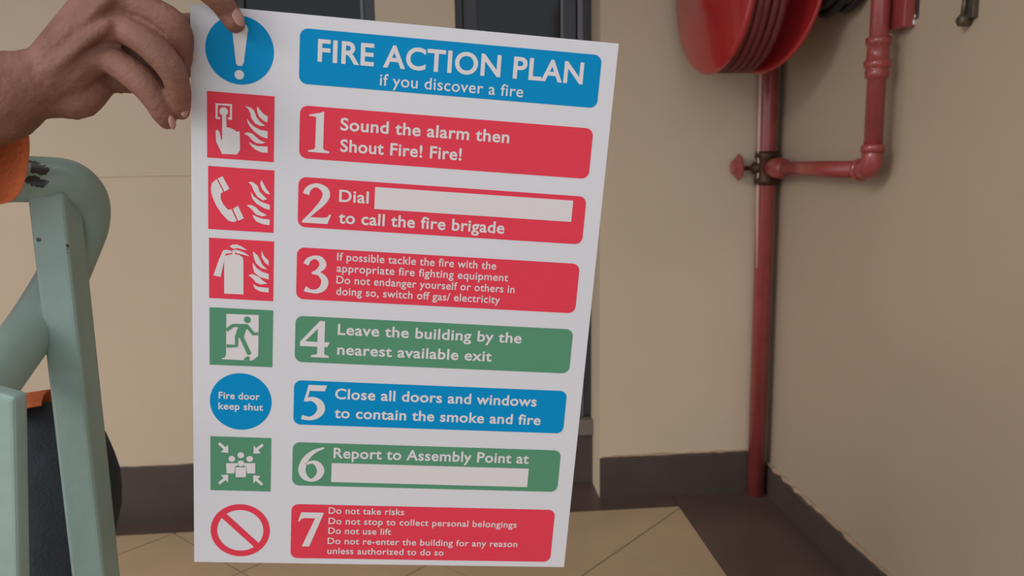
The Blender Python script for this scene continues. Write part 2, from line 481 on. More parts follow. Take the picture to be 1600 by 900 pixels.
disc(0.835, 0.268, R(7.5), 1, 'side_disc')
disc(1.010, 0.268, R(17), -1, 'side_disc')
bm = B(); line_tube(bm, (0.84, RY, RZ), (1.02, RY, RZ), 0.17, 48)
sub(hr, 'drum', bm, 'pipe', True)
coil = B(); pts = []
for lay, (rr, xa, xb, nt) in enumerate(((0.185, 0.862, 0.985, 5), (0.208, 0.980, 0.864, 5), (0.231, 0.866, 0.968, 4), (0.253, 0.978, 0.868, 5))):
    for k in range(nt * 48):
        a = 2 * math.pi * k / 48; x = xa + (xb - xa) * k / (nt * 48)
        pts.append((Vector((x + 0.004 * noise.noise(Vector((a, lay, k * .03))), RY + rr * math.cos(a), RZ + rr * math.sin(a))), 0.0115))
tube(coil, pts, 10)
sub(hr, 'wound_hose', coil, 'hose', True)
bm = B(); line_tube(bm, (0.80, RY, RZ), (XR - 0.001, RY, RZ), 0.035, 32)
sub(hr, 'axle', bm, 'steel', True)
sub(hr, 'wall_bracket', box(B(), (XR - 0.012, RY - 0.09, RZ - 0.09), (XR - 0.0005, RY + 0.09, RZ + 0.09), 0.003), 'pipe')
bm = B()
for k in range(5):
    c = Vector((1.100 + 0.014 * k, 2.335 - 0.012 * k, 1.800 + 0.01 * (k % 2))); rr = 0.126 + 0.006 * (k % 3)
    tube(bm, [(c + Vector((0.01 * math.sin(2 * a), rr * math.cos(a), rr * math.sin(a) * (1 + .05 * math.sin(5 * a + k)))), 0.0125) for a in [2 * math.pi * q / 40 for q in range(41)]], 10)
sub(hr, 'spare_hose', bm, 'rubber', True)['label'] = 'black rubber hose looped behind the discs'

# ================================================================== WALL HOOK
hk = empty('wall_hook', (XR, 1.76, 1.56), 'small tarnished metal hook screwed high on the right wall, at the far right', 'hook')
sub(hk, 'strap', box(B(), (XR - 0.014, 1.744, 1.548), (XR - 0.0005, 1.768, 1.70), 0.002), 'steel')
bm = B(); lathe(bm, (XR - 0.002, 1.772, 1.546), (-1, 0, 0), [(0, 0), (0, .013), (.022, .013), (.026, .009), (.026, 0)], 24)
tube(bm, [(Vector((XR - 0.018, 1.772, 1.550)), .006), (Vector((XR - 0.020, 1.764, 1.60)), .005)], 12)
sub(hk, 'pivot', bm, 'steel', True)

# ================================================================== HANDRAIL
TUBE_R = 0.0180
rl = empty('stair_handrail', (-0.34, 0.65, 0), 'pale green metal stair handrail with chipped paint and a bent-back tube end', 'handrail')
path = [(at(-250, 480, .72), .0180), (at(-190, 360, .70), .0180), (at(-110, 294, .66), .0180), (at(0, 281, .622), .0180), (at(70, 281, .625), .0180), (at(108, 287, .635), .0182), (at(131, 312, .655), .0186), (at(132, 348, .668), .019),
        (at(119, 385, .670), .019), (at(94, 440, .66), .0192), (at(55, 505, .645), .0194), (at(14, 562, .615), .0194), (at(-28, 618, .58), .0190)]
sub(rl, 'rail_tube', tube(B(), catmull(path, 10), 36), 'rail', True)


def square_post(ridge_top, ridge_bot, s, alpha, name, s2=None):
    s2 = s2 or s
    v = (ridge_bot - ridge_top)
    ld = (-math.cos(alpha) * RT + math.sin(alpha) * FW); rd = (math.sin(alpha) * RT + math.cos(alpha) * FW)
    n = v.normalized()
    ld = (ld - n * ld.dot(n)).normalized(); rd = (rd - n * rd.dot(n)).normalized()
    bot = ridge_top + v * (ridge_top.z / (ridge_top.z - ridge_bot.z))
    bm = B(); vs = []
    for o in (ridge_top, bot):
        vs.append([bm.verts.new(o + q) for q in (Vector(), ld * s, ld * s + rd * s2, rd * s2)])
    if abs(vs[0][0].co.z) > 0:
        for q in vs[1]: q.co.z = 0.0005
    bm.faces.new(vs[0]); bm.faces.new(vs[1][::-1])
    for k in range(4): bm.faces.new((vs[0][k], vs[1][k], vs[1][(k + 1) % 4], vs[0][(k + 1) % 4]))
    bmesh.ops.bevel(bm, geom=[ed for ed in bm.edges], offset=0.0035, segments=3, affect='EDGES', profile=0.6)
    return sub(rl, name, bm, 'rail', False)


square_post(at(97, 300, .614), at(162, 900, .672), 0.0278, R(0), 'post')
square_post(at(22, 622, .53), at(28, 900, .575), 0.060, R(12), 'post', 0.012)
spots(MT['rail'], [(at(47, 246, .605), .006), (at(53, 253, .604), .0075), (at(60, 261, .604), .0085), (at(66, 268, .604), .006), (at(52, 283, .603), .0075), (at(61, 284, .603), .0075), (at(57, 289, .603), .006), (at(106, 388, .62), .004), (at(107, 395, .62), .004), (at(108, 402, .62), .002), (at(108, 423, .62), .0022), (at(115, 522, .63), .0022), (at(127, 652, .64), .0024),
                   (at(139, 690, .645), .0035), (at(134, 696, .645), .003), (at(103, 881, .67), .0028), (at(60, 375, .62), .002)], (52, 58, 54), 160)

# ================================================================== FIRE ACTION SIGN
BC = Vector((-0.0374, 0.5984, 1.1368))
BM = Matrix(((0.99587, 0.089437, 0.015577), (0.021985, -0.07112, -0.997225), (-0.088081, 0.99345, -0.072793))).to_4x4()
BM.translation = BC
sg = empty('fire_action_sign', BC, 'large white fire action sign with blue, red and green printed panels', 'sign')
sg.matrix_world = BM
TH = 0.003
pan = B(); box(pan, (-.1485, -.210, -TH), (.1485, .210, 0), 0.0004)
mesh('board', pan, 'board', sg)
MM = 0.001


def flat(bm, poly, z):
    P = [Vector((x * MM, y * MM, z)) for x, y in poly]
    vs = [bm.verts.new(p) for p in P]
    for tri in tessellate_polygon([P]):
        try: bm.faces.new([vs[i] for i in tri])
        except ValueError: pass


def finish(name, bm, m, parent):
    """printed layer: every face looks out of the board"""
    for fc in bm.faces:
        fc.normal_update()
        if fc.normal.z < 0: fc.normal_flip()
    me = bpy.data.meshes.new(name); bm.to_mesh(me); bm.free(); me.materials.append(MT[m])
    o = bpy.data.objects.new(name, me); COL.objects.link(o); o.parent = parent
    return o


def rrect(x0, y0, x1, y1, r, n=8):
    out = []
    for cx, cy, a0 in ((x1 - r, y1 - r, 0), (x0 + r, y1 - r, 90), (x0 + r, y0 + r, 180), (x1 - r, y0 + r, 270)):
        for k in range(n + 1):
            a = R(a0 + 90 * k / n); out.append((cx + r * math.cos(a), cy + r * math.sin(a)))
    return out


def circ(cx, cy, rx, ry=None, n=48):
    ry = ry or rx
    return [(cx + rx * math.cos(2 * math.pi * k / n), cy + ry * math.sin(2 * math.pi * k / n)) for k in range(n)]


def brush(bm, pts, z, closed=False, smooth=True, n=8):
    q = [(Vector((x, y, 0)), w) for x, y, w in pts]
    if smooth: q = catmull(q, n)
    L, Rr = [], []
    for i, (p, w) in enumerate(q):
        t = (q[min(i + 1, len(q) - 1)][0] - q[max(i - 1, 0)][0]).normalized(); nn = Vector((-t.y, t.x, 0))
        L.append(p + nn * w / 2); Rr.append(p - nn * w / 2)
    a = [bm.verts.new((p.x * MM, p.y * MM, z)) for p in L]; b = [bm.verts.new((p.x * MM, p.y * MM, z)) for p in Rr]
    for i in range(len(a) - 1): bm.faces.new((a[i], b[i], b[i + 1], a[i + 1]))


_fc = bpy.data.curves.new('lettering', 'FONT'); _fo = bpy.data.objects.new('lettering_tmp', _fc); COL.objects.link(_fo)
_fc.fill_mode = 'FRONT'; _fc.resolution_u = 6


def lettering(bm, s, x0, x1, y, cap, z, bold=0.014, space=1.05):
    _fc.body = s; _fc.offset = bold; _fc.space_character = space
    dg = bpy.context.evaluated_depsgraph_get(); dg.update()
    me = _fo.evaluated_get(dg).to_mesh()
    vs = [v.co.copy() for v in me.vertices]
    a, b = min(v.x for v in vs), max(v.x for v in vs)
    sx = (x1 - x0) / (b - a); sy = cap / CAP
    nv = [bm.verts.new(((x0 + (v.x - a) * sx) * MM, (y + v.y * sy) * MM, z)) for v in vs]
    for p in me.polygons:
        try: bm.faces.new([nv[i] for i in p.vertices])
        except ValueError: pass
    _fo.evaluated_get(dg).to_mesh_clear()


_fc.body = 'H'; _fc.offset = 0.014
_dg = bpy.context.evaluated_depsgraph_get(); _dg.update()
_me = _fo.evaluated_get(_dg).to_mesh(); CAP = max(v.co.y for v in _me.vertices); _fo.evaluated_get(_dg).to_mesh_clear()

Z1, Z2, Z3, Z4 = 0.00015, 0.00030, 0.00045, 0.00060


def numeral(n, x, y, z):
    """hand-drawn serif numerals, x/y = lower left in mm"""
    bm = B(); zi = [z]

    def pg(poly):
        flat(bm, [(x + a, y + b) for a, b in poly], zi[0]); zi[0] += 0.00001

    def br(pts, **k):
        brush(bm, [(x + a, y + b, w) for a, b, w in pts], zi[0], **k); zi[0] += 0.00001
    if n == 1:
        pg([(0.2, 26.0), (7.5, 27.8), (10.4, 29), (10.4, 3.2), (11.4, 2.0), (14.7, 1.2), (14.7, 0), (0, 0), (0, 1.2), (3.8, 2.0), (4.8, 3.2), (5, 24.3), (4, 25), (0.2, 25.1)])
    elif n == 2:
        br([(2.4, 20.8, 4.6), (3.6, 24.2, 4.0), (7, 27.0, 3.0), (11, 27.4, 3.2), (15.6, 24.6, 5), (16.6, 20.5, 5.2), (14.2, 15.6, 4.4), (9, 9.5, 2.8), (4, 4.2, 2.0), (1, 1.5, 1.6)])
        pg([(0, 0), (18, 0), (20.6, 7), (19.4, 7), (17.6, 4.8), (15, 4.4), (3.6, 4.2), (0, 1.4)])
    elif n == 3:
        br([(2.2, 21.6, 4.2), (4, 25, 3.4), (8, 27.2, 2.6), (12.4, 26, 4.2), (14.4, 21.8, 5), (11.5, 17.6, 3.4), (6.5, 15.2, 1.2)])
        br([(6.5, 15.2, 1.2), (12, 14.8, 3), (15.9, 10.5, 5), (15.2, 5.2, 5), (11, 1.8, 3.4), (6, 1.6, 2.6), (1.8, 3.2, 4.4)])
    elif n == 4:
        pg([(0, 11.8), (14.2, 28.6), (17, 28.6), (15, 25), (3.4, 11.8)])
        pg([(12.8, 2), (18, 2), (18, 28.6), (15.5, 28.6), (12.8, 24.5)])
        pg([(0, 8.4), (20.2, 8.4), (21.9, 12.2), (0, 12.2)])
        pg([(8.2, 0), (21.4, 0), (21.4, 1.4), (18, 2.6), (12.8, 2.6), (8.2, 1.4)])
    elif n == 5:
        pg([(6.4, 28.7), (20, 28.7), (18.4, 24.0), (6.0, 24.0)])
        pg([(6.2, 28.7), (8.2, 28.7), (5.4, 16.5), (2.8, 15.4)])
        br([(3.4, 16.0, 2.2), (9, 17.4, 3.6), (14.4, 14.4, 5.4), (16, 9, 5.8), (13, 4, 4.6), (7.5, 1.5, 3), (1.5, 2.4, 3.6)])
    elif n == 6:
        br([(19.4, 28.9, 1.4), (12, 25.6, 3), (6, 19.5, 4.6), (3.0, 11, 5.6), (4.8, 4.6, 4.8), (10, 1.4, 2.6), (15.2, 4.2, 4.6), (17.3, 9.5, 5.8), (15.2, 14.6, 4.8), (11, 16.8, 2.6), (5.6, 14.6, 1.8)])
    elif n == 7:
        pg([(2.4, 29.8), (19.6, 29.8), (19.6, 28.2), (16, 24.8), (5, 24.8), (2.4, 24.0), (1.4, 21.8), (0, 21.8)])
        pg([(13.4, 25), (19.6, 28.6), (9.2, 0), (3.4, 0)])
    return bm


def block(name, y0, y1, m, lines, num=None, hole=None, xx=(-74.4, 136.1), tx='lettering'):
    bm = B(); flat(bm, rrect(xx[0], y0, xx[1], y1, 5.6), Z1)
    p = finish(name, bm, m, sg)
    bm = B()
    for L in lines: lettering(bm, *L[:5], Z2, L[5])
    finish(tx, bm, 'white', p)
    if num: finish('numeral', numeral(*num, Z2), 'white', p)
    if hole:
        bm = B(); flat(bm, hole, Z2); finish('blank_box', bm, 'white', p)
    return p


def rect(x0, y0, x1, y1): return [(x0, y0), (x1, y0), (x1, y1), (x0, y1)]


block('title_panel', 163.6, 200.9, 'blue', [('FIRE ACTION PLAN', -63.2, 124.7, 179.9, 14.6, .022), ('if you discover a fire', -19.8, 82.2, 167.0, 8.0, .008)], xx=(-75.6, 137.0))
block('instruction_panel', 112.0, 148.9, 'red', [('Sound the alarm then', -46.1, 74.8, 133.9, 8.5, .02), ('Shout Fire! Fire!', -45.7, 41.0, 118.9, 8.5, .02)], (1, -68.1, 116.9))
block('instruction_panel', 62.5, 98.8, 'red', [('Dial', -45.4, -24.2, 83.0, 8.5, .02), ('to call the fire brigade', -45.2, 76.4, 67.2, 8.5, .02)], (2, -71.2, 65.9), rect(-20.0, 79.2, 126.2, 95.2))
block('instruction_panel', 8.5, 47.5, 'red', [('If possible tackle the fire with the', -45.4, 72.4, 39.4, 5.9, .012), ('appropriate fire fighting equipment', -45.5, 82.2, 30.8, 5.9, .012),
      ('Do not endanger yourself or others in', -45.4, 87.8, 22.0, 5.9, .012), ('doing so, switch off gas/ electricity', -45.3, 77.3, 13.3, 5.9, .012)], (3, -69.9, 13.5))
block('instruction_panel', -40.4, -4.4, 'green', [('Leave the building by the', -43.2, 96.4, -17.4, 8.2, .02), ('nearest available exit', -43.1, 74.4, -33.1, 8.2, .02)], (4, -70.7, -36.1))
block('instruction_panel', -90.9, -55.0, 'blue', [('Close all doors and windows', -43.5, 112.7, -68.7, 8.3, .02), ('to contain the smoke and fire', -43.5, 117.2, -84.2, 8.3, .02)], (5, -69.7, -87.0))
block('instruction_panel', -141.8, -105.5, 'green', [('Report to Assembly Point at', -43.3, 110.6, -117.6, 8.5, .02)], (6, -70.0, -138.4), rect(-44.4, -138.1, 111.2, -122.0))
block('instruction_panel', -205.1, -157.8, 'red', [('Do not take risks', -45.5, 13.8, -165.3, 5.5, .012), ('Do not stop to collect personal belongings', -45.4, 105.4, -174.4, 5.5, .012), ('Do not use lift', -45.3, 4.3, -182.9, 5.5, .012),
      ('Do not re-enter the building for any reason', -45.6, 107.4, -191.9, 5.5, .012), ('unless authorized to do so', -45.5, 47.5, -200.7, 5.5, .012)], (7, -69.1, -194.5))

G = {
  'call_point': [[(-131.8, 145.6), (-120.7, 145.9), (-120.7, 135.1), (-123.3, 135.2), (-123.3, 136.7), (-122.1, 136.8), (-122.0, 144.5), (-130.3, 144.5), (-130.4, 136.4), (-128.8, 136.3), (-128.8, 134.8), (-131.8, 135.1)], [(-127.3, 137.8), (-124.7, 138.0), (-124.4, 129.8), (-121.8, 129.5), (-119.2, 128.4), (-117.5, 127.3), (-115.4, 127.6), (-115.1, 114.6), (-117.1, 111.4), (-127.3, 111.0), (-131.4, 119.3), (-131.8, 126.9), (-130.5, 127.6), (-129.1, 126.0), (-127.9, 120.7), (-127.3, 120.8)], ],
  'flame_a': [[(-112.1, 145.5), (-107.7, 144.3), (-105.7, 142.5), (-104.2, 138.5), (-101.5, 135.2), (-98.0, 132.8), (-101.5, 132.5), (-105.0, 134.0), (-107.4, 137.1), (-108.3, 140.5), (-109.5, 143.3)], [(-103.9, 145.8), (-101.6, 143.4), (-99.3, 140.9), (-96.3, 139.4), (-96.6, 135.2), (-99.2, 136.2), (-102.2, 138.6), (-103.5, 141.8)], [(-110.4, 136.8), (-108.5, 134.0), (-105.0, 131.3), (-100.9, 129.6), (-96.3, 129.1), (-96.4, 124.0), (-100.8, 125.2), (-105.0, 127.8), (-108.2, 131.1), (-110.0, 133.9)], [(-112.5, 126.2), (-110.2, 127.4), (-107.0, 126.8), (-104.3, 124.6), (-101.4, 122.4), (-97.6, 121.1), (-100.8, 120.1), (-104.3, 120.4), (-107.0, 122.3), (-109.6, 125.1)], [(-109.3, 120.8), (-106.6, 119.4), (-103.1, 118.3), (-96.2, 118.5), (-96.1, 114.1), (-100.7, 114.1), (-104.8, 115.9), (-107.5, 118.1)], ],
  'handset': [[(-130.3, 93.6), (-127.0, 95.3), (-122.3, 86.8), (-125.7, 84.5)], [(-134.9, 87.0), (-134.4, 89.9), (-131.1, 93.2), (-126.6, 84.4), (-128.3, 82.9), (-128.3, 79.5), (-126.7, 75.6), (-123.3, 71.8), (-120.8, 72.2), (-117.2, 64.3), (-118.8, 63.1), (-122.8, 63.7), (-127.2, 68.1), (-131.1, 73.6), (-133.8, 79.7), (-134.9, 83.6)], [(-119.8, 72.6), (-116.3, 75.1), (-112.2, 66.2), (-116.1, 64.2)], ],
  'flame_b': [[(-109.3, 92.5), (-106.2, 92.7), (-102.9, 90.4), (-101.2, 86.0), (-96.1, 81.1), (-98.9, 80.1), (-102.8, 82.4), (-105.6, 86.8), (-106.8, 90.1)], [(-100.2, 94.8), (-98.7, 91.9), (-96.8, 88.6), (-93.9, 84.7), (-96.7, 85.1), (-99.5, 87.8), (-101.0, 91.7)], [(-107.6, 85.5), (-105.0, 82.2), (-100.5, 79.1), (-94.1, 77.0), (-94.1, 73.5), (-98.3, 74.6), (-103.9, 77.7), (-106.4, 81.0)], [(-110.3, 75.9), (-107.2, 76.3), (-103.9, 74.8), (-100.5, 71.6), (-96.0, 69.6), (-99.3, 68.4), (-103.8, 69.6), (-106.6, 72.9)], [(-106.4, 69.4), (-103.2, 67.9), (-99.3, 66.8), (-94.0, 66.5), (-94.2, 62.3), (-99.2, 62.9), (-103.2, 64.4), (-105.1, 66.6)], ],
  'flame_c': [[(-105.8, 42.5), (-102.4, 39.8), (-100.7, 36.9), (-98.9, 32.8), (-95.2, 29.5), (-99.4, 30.4), (-103.5, 33.8), (-104.9, 37.8)], [(-99.6, 43.5), (-97.8, 39.5), (-94.4, 36.1), (-94.3, 32.5), (-97.2, 34.7), (-99.5, 38.8)], [(-105.7, 34.0), (-102.9, 30.2), (-98.8, 27.5), (-94.3, 26.3), (-94.2, 22.1), (-99.9, 23.5), (-104.3, 26.5), (-105.5, 30.1)], [(-108.8, 24.5), (-105.7, 25.5), (-101.1, 23.7), (-98.2, 20.9), (-95.1, 19.0), (-99.9, 18.0), (-103.3, 19.4), (-106.2, 22.8)], [(-105.4, 18.1), (-102.1, 16.2), (-94.1, 15.7), (-94.1, 12.3), (-99.8, 12.7), (-103.8, 14.5)], ],
  'extinguisher': [[(-125.8, 35.4), (-125.2, 37.6), (-122.7, 38.9), (-120.2, 39.3), (-120.2, 42.2), (-118.2, 42.4), (-118.2, 39.4), (-115.7, 39.3), (-113.1, 37.9), (-112.3, 35.6), (-112.1, 9.8), (-125.8, 9.7)], [(-122.1, 45.1), (-119.9, 46.6), (-117.1, 46.8), (-113.7, 45.6), (-109.8, 43.1), (-112.6, 43.3), (-116.5, 44.2), (-119.3, 43.5)], [(-119.0, 43.1), (-115.4, 42.5), (-111.4, 41.0), (-107.8, 38.6), (-112.0, 39.5), (-118.4, 40.8)], [(-126.6, 41.8), (-124.4, 42.6), (-120.7, 41.8), (-120.7, 40.2), (-124.7, 39.6), (-128.3, 22.1), (-133.4, 23.0), (-129.4, 35.2)], ],
  'exit_door': [[(-124.2, -5.6), (-101.0, -5.3), (-101.1, -37.1), (-105.2, -40.8), (-107.4, -40.9), (-127.2, -40.8), (-127.5, -40.0), (-125.4, -39.6), (-124.4, -37.1)], ],
  'runner': [[(-117.8, -12.9), (-109.2, -12.6), (-107.9, -14.0), (-110.2, -17.3), (-111.7, -22.9), (-115.7, -23.7), (-117.8, -22.1), (-116.8, -18.2), (-115.8, -15.4)], [(-111.8, -40.6), (-111.0, -39.2), (-109.0, -37.7), (-107.3, -37.9), (-107.4, -40.7)], ],
  'runner_lines': [[(-124.0, -18.1), (-119.6, -14.2), (-116.3, -13.8)], [(-109.7, -13.7), (-104.7, -20.0), (-101.4, -19.6)], [(-116.8, -22.0), (-116.9, -29.9), (-124.0, -30.3)], [(-113.4, -22.7), (-107.4, -36.1)], ],
  'people_body': [[(-124.2, -124.6), (-115.6, -124.4), (-115.6, -126.4), (-117.6, -127.1), (-117.9, -132.9), (-123.9, -133.1)], [(-110.7, -124.2), (-102.4, -123.9), (-102.3, -132.5), (-108.5, -132.7), (-108.9, -127.2), (-110.7, -126.6)], [(-117.3, -127.8), (-109.0, -127.5), (-109.4, -135.9), (-117.0, -136.1)], ],
  'arrow': [[(-122.5, -116.1), (-128.2, -115.5), (-126.1, -113.2), (-130.2, -109.1), (-128.9, -107.5), (-124.5, -111.4), (-122.8, -109.2)], ],
  'bang': [[(-120.8, 196.2), (-119.4, 183.7), (-118.1, 173.6), (-116.8, 172.0), (-114.3, 172.2), (-113.0, 174.1), (-111.8, 184.4), (-110.2, 197.2), (-111.4, 199.6), (-119.5, 198.9)], ],
}


def picto(name, poly, m, glyph, gm='white', gname='symbol'):
    bm = B(); flat(bm, poly, Z1); p = finish(name, bm, m, sg)
    o = finish(gname, glyph, gm, p)
    return p


def polys(*keys):
    bm = B()
    for k in keys:
        for pl in G[k]: flat(bm, pl, Z2)
    return bm


g = B(); flat(g, G['bang'][0], Z2); flat(g, circ(-115.9, 166.1, 3.2, n=24), Z2)
picto('warning_disc', circ(-115.7, 182.5, 22.9, n=72), 'blue', g)
g = polys('call_point', 'flame_a'); flat(g, circ(-126.2, 140.4, 2.9, n=24), Z3)
picto('pictogram', rect(-137.6, 107.8, -91.9, 153.5), 'red', g)
picto('pictogram', rect(-137.0, 56.9, -91.3, 102.0), 'red', polys('handset', 'flame_b'))
picto('pictogram', rect(-136.5, 5.8, -90.8, 50.6), 'red', polys('extinguisher', 'flame_c'))
p = picto('pictogram', rect(-136.3, -45.5, -90.7, -1.2), 'green', polys('exit_door'))
g = B()
for pl in G['runner']: flat(g, pl, Z3)
flat(g, circ(-109.2, -9.3, 2.5, n=24), Z3)
for k, wd in zip(G['runner_lines'], (2.4, 2.4, 2.5, 2.9)): brush(g, [(a, b, wd) for a, b in k], Z4, smooth=False)
finish('running_figure', g, 'green', p)
g = B(); lettering(g, 'Fire door', -129.7, -99.6, -72.0, 5.4, Z2, .02); lettering(g, 'keep shut', -129.9, -97.1, -80.5, 5.4, Z2, .02)
picto('door_notice_disc', circ(-113.5, -74.0, 22.7, n=72), 'blue', g, gname='lettering')
g = B()
for pl in G['people_body']: flat(g, pl, Z2)
for cx, cy in ((-119.9, -120.8), (-106.5, -120.4), (-113.2, -117.6), (-113.0, -124.4)): flat(g, circ(cx, cy, 2.5, n=24), Z3)
for sx in (1, -1):
    for sy in (1, -1):
        flat(g, [(-113.2 + sx * (a + 113.2), -125.1 + sy * (b + 125.1)) for a, b in G['arrow'][0]], Z2)
picto('pictogram', rect(-135.9, -147.6, -90.6, -102.8), 'green', g)
g = B(); o_, i_ = circ(-113.3, -181.6, 22.6, n=72), circ(-113.3, -181.6, 17.6, n=72)
a = [g.verts.new((x * MM, y * MM, Z1)) for x, y in o_]; b = [g.verts.new((x * MM, y * MM, Z1)) for x, y in i_]
for k in range(72): g.faces.new((a[k], a[(k + 1) % 72], b[(k + 1) % 72], b[k]))
brush(g, [(-126.4, -168.6, 5.0), (-100.4, -194.6, 5.0)], Z1 + 0.00002, smooth=False)
finish('prohibition_ring', g, 'red', sg)
bpy.data.objects.remove(_fo)

# ================================================================== PERSON
BN = BM.to_3x3() @ Vector((0, 0, 1))


def bd(x, y, off=0.0):
    """depth of the sign's front face under a photograph pixel, off metres in front of it"""
    d_ = FW + (x - 800) / F_PX * RT + (450 - y) / F_PX * UP
    return (BC + BN * off - CAM).dot(BN) / d_.dot(BN)


def rp(px, d): return px * d / F_PX


ps = empty('person', (-0.9, 0.90, 0), 'person in orange shirt and navy trousers holding the sign by its corner', 'person')

hb = B()


def chain(rows, step=0.3):
    limb(hb, [(at(x, y, d), rp(r, d)) for x, y, d, r in rows], step)


D = 0.535
# forearm and wrist
chain([(-260, 212, D + .01, 90), (-120, 182, D + .008, 84), (-40, 160, D + .004, 77), (0, 150, D, 70), (32, 137, D - .001, 57), (58, 126, D, 51)], 0.2)
# back of the hand: four rays side by side
chain([(75, 97, D + .002, 33), (108, 55, D - .004, 32), (150, 0, D - .008, 29), (185, -32, D - .010, 25), (205, -42, D - .010, 23)])
chain([(62, 118, D - .002, 38), (110, 66, D - .008, 34), (165, 10, D - .012, 27), (200, 0, D - .013, 23)])
chain([(58, 135, D, 42), (105, 98, D - .006, 36), (155, 52, D - .011, 27), (188, 46, D - .012, 22)])
chain([(60, 150, D + .003, 36), (105, 122, D - .001, 34), (145, 92, D - .006, 28), (172, 92, D - .007, 23)])
# heel of the hand, little-finger side
chain([(60, 155, D + .006, 32), (92, 152, D + .008, 33), (125, 156, D + .008, 30), (150, 134, D + .010, 27)])
chain([(95, 128, D + .010, 36), (150, 112, D + .014, 36), (205, 112, D + .020, 34)])
# tendons over the knuckles
chain([(80, 92, D - .012, 10), (130, 40, D - .019, 9), (170, -2, D - .0225, 11)]); chain([(85, 110, D - .016, 10), (130, 70, D - .021, 9), (168, 40, D - .0215, 11)])
# index finger over the top edge, tip pressed on the sign's face
ti = bd(368, 38)
chain([(200, -44, D - .010, 24), (255, -46, D - .012, 23), (305, -32, ti - .0215, 22.5), (322, -20, ti - .022, 22.5), (340, -3, ti - .018, 20.5), (356, 18, ti - .0105, 18.5), (367, 36, ti - .0085, 16.5)], 0.25)
# middle finger: long, bends at the board's left edge and tucks behind
te = bd(300, 100)
chain([(195, -2, D - .012, 23), (238, 18, D - .012, 23), (266, 36, D - .011, 24.5), (279, 58, D - .006, 23.5), (280, 88, D + .006, 21), (282, 112, te + .024, 17)], 0.25)
# ring finger
chain([(186, 42, D - .012, 22.5), (222, 62, D - .0165, 23), (250, 86, D - .0185, 23.5), (270, 112, D - .017, 22), (279, 140, D - .011, 19.5), (282, 162, D - .004, 16.5), (284, 175, D, 13)], 0.25)
# little finger
chain([(165, 86, D - .006, 24), (198, 109, D - .009, 23.5), (226, 131, D - .009, 24.5), (244, 155, D - .007, 21.5), (254, 177, D - .004, 17.5), (261, 190, D - .001, 13)], 0.25)
# flesh between the knuckles and the palm side of the curled fingers
chain([(120, 70, D - .004, 27), (170, -4, D - .006, 25)]); chain([(130, 92, D - .002, 28), (175, 66, D - .004, 24)]); chain([(215, 85, D + .006, 22), (248, 112, D + .007, 20), (256, 140, D + .008, 15)])
# thumb behind the sign
chain([(90, 100, D + .012, 36), (170, 70, D + .030, 31), (240, 50, bd(300, 50) + .028, 26), (300, 44, bd(300, 44) + .022, 24), (345, 42, bd(345, 42) + .0165, 21), (372, 42, bd(372, 42) + .0135, 18)], 0.25)

# rest of the body (mostly outside the frame)
wr = at(-260, 215, D + .01)
elbow = wr + Vector((-0.13, -0.02, -0.03))
sh = Vector((-0.86, 0.74, 1.36))
limb(hb, [(wr, .039), (wr.lerp(elbow, .5), .043), (elbow, .043), (elbow.lerp(sh, .5), .047), (sh, .052)], 0.3)
hipc = Vector((-0.92, 0.92, 0.90))
def ell(p, r, sc): blob(hb, Vector(p), r, sc, sd=3)
TORSO = [(-0.92, .88, .120, .155), (-0.925, .96, .105, .142), (-0.93, 1.05, .100, .138), (-0.932, 1.14, .108, .152), (-0.928, 1.23, .116, .168), (-0.92, 1.30, .108, .178), (-0.912, 1.355, .082, .168), (-0.908, 1.395, .056, .110)]


def torso(bm, grow):
    for k in range(len(TORSO) - 1):
        for q in range(5):
            t = q / 5; x, z, a, b = (TORSO[k][i] * (1 - t) + TORSO[k + 1][i] * t for i in range(4))
            blob(bm, Vector((x, .92, z)), 1.0, (a + grow, b + grow, .05 + grow), sd=3)


torso(hb, 0.0)
limb(hb, [(Vector((-0.91, .92, 1.38)), .06), (Vector((-0.905, .92, 1.42)), .055), (Vector((-0.895, .92, 1.47)), .052), (Vector((-0.885, .92, 1.53)), .052)], 0.15, 3)
HC = Vector((-0.875, .92, 1.60))
ell(HC, .1, (.92, .76, 1.12)); ell(HC + Vector((.025, 0, -.055)), .062, (1, .86, .9)); ell(HC + Vector((.05, 0, -.088)), .028, (.9, 1, .8))
limb(hb, [(HC + Vector((.088, 0, .005)), .009), (HC + Vector((.096, 0, -.02)), .011), (HC + Vector((.098, 0, -.032)), .0125)]); ell(HC + Vector((.095, .012, -.036)), .009, (1, 1, .8)); ell(HC + Vector((.095, -.012, -.036)), .009, (1, 1, .8))
ell(HC + Vector((.084, 0, -.058)), .013, (.8, 1.9, .45)); ell(HC + Vector((.082, 0, -.068)), .013, (.8, 1.7, .5)); ell(HC + Vector((.07, .03, .024)), .018, (.7, 1.2, .5)); ell(HC + Vector((.07, -.03, .024)), .018, (.7, 1.2, .5))
for s in (1, -1):
    ell(HC + Vector((-.005, s * .078, -.008)), .028, (.6, .3, 1.05))
# left arm resting on the thigh, with a hand
la = Vector((-0.88, 1.10, 1.36)); le = Vector((-0.92, 1.20, 1.10)); lw = Vector((-0.74, 1.10, 0.965))
limb(hb, [(la, .052), (la.lerp(le, .5), .045), (le, .040), (le.lerp(lw, .5), .036), (lw, .027)], 0.3)
for k in range(4):
    y_ = 1.072 + .019 * k
    limb(hb, [(lw, .017), (Vector((-.67, y_, .952)), .0115), (Vector((-.635, y_ - .003, .948)), .0098), (Vector((-.615 - .004 * abs(k - 1.5), y_ - .006, .934)), .0085)], .3)
limb(hb, [(lw, .018), (Vector((-.70, 1.052, .952)), .014), (Vector((-.672, 1.040, .945)), .0115)], .3)
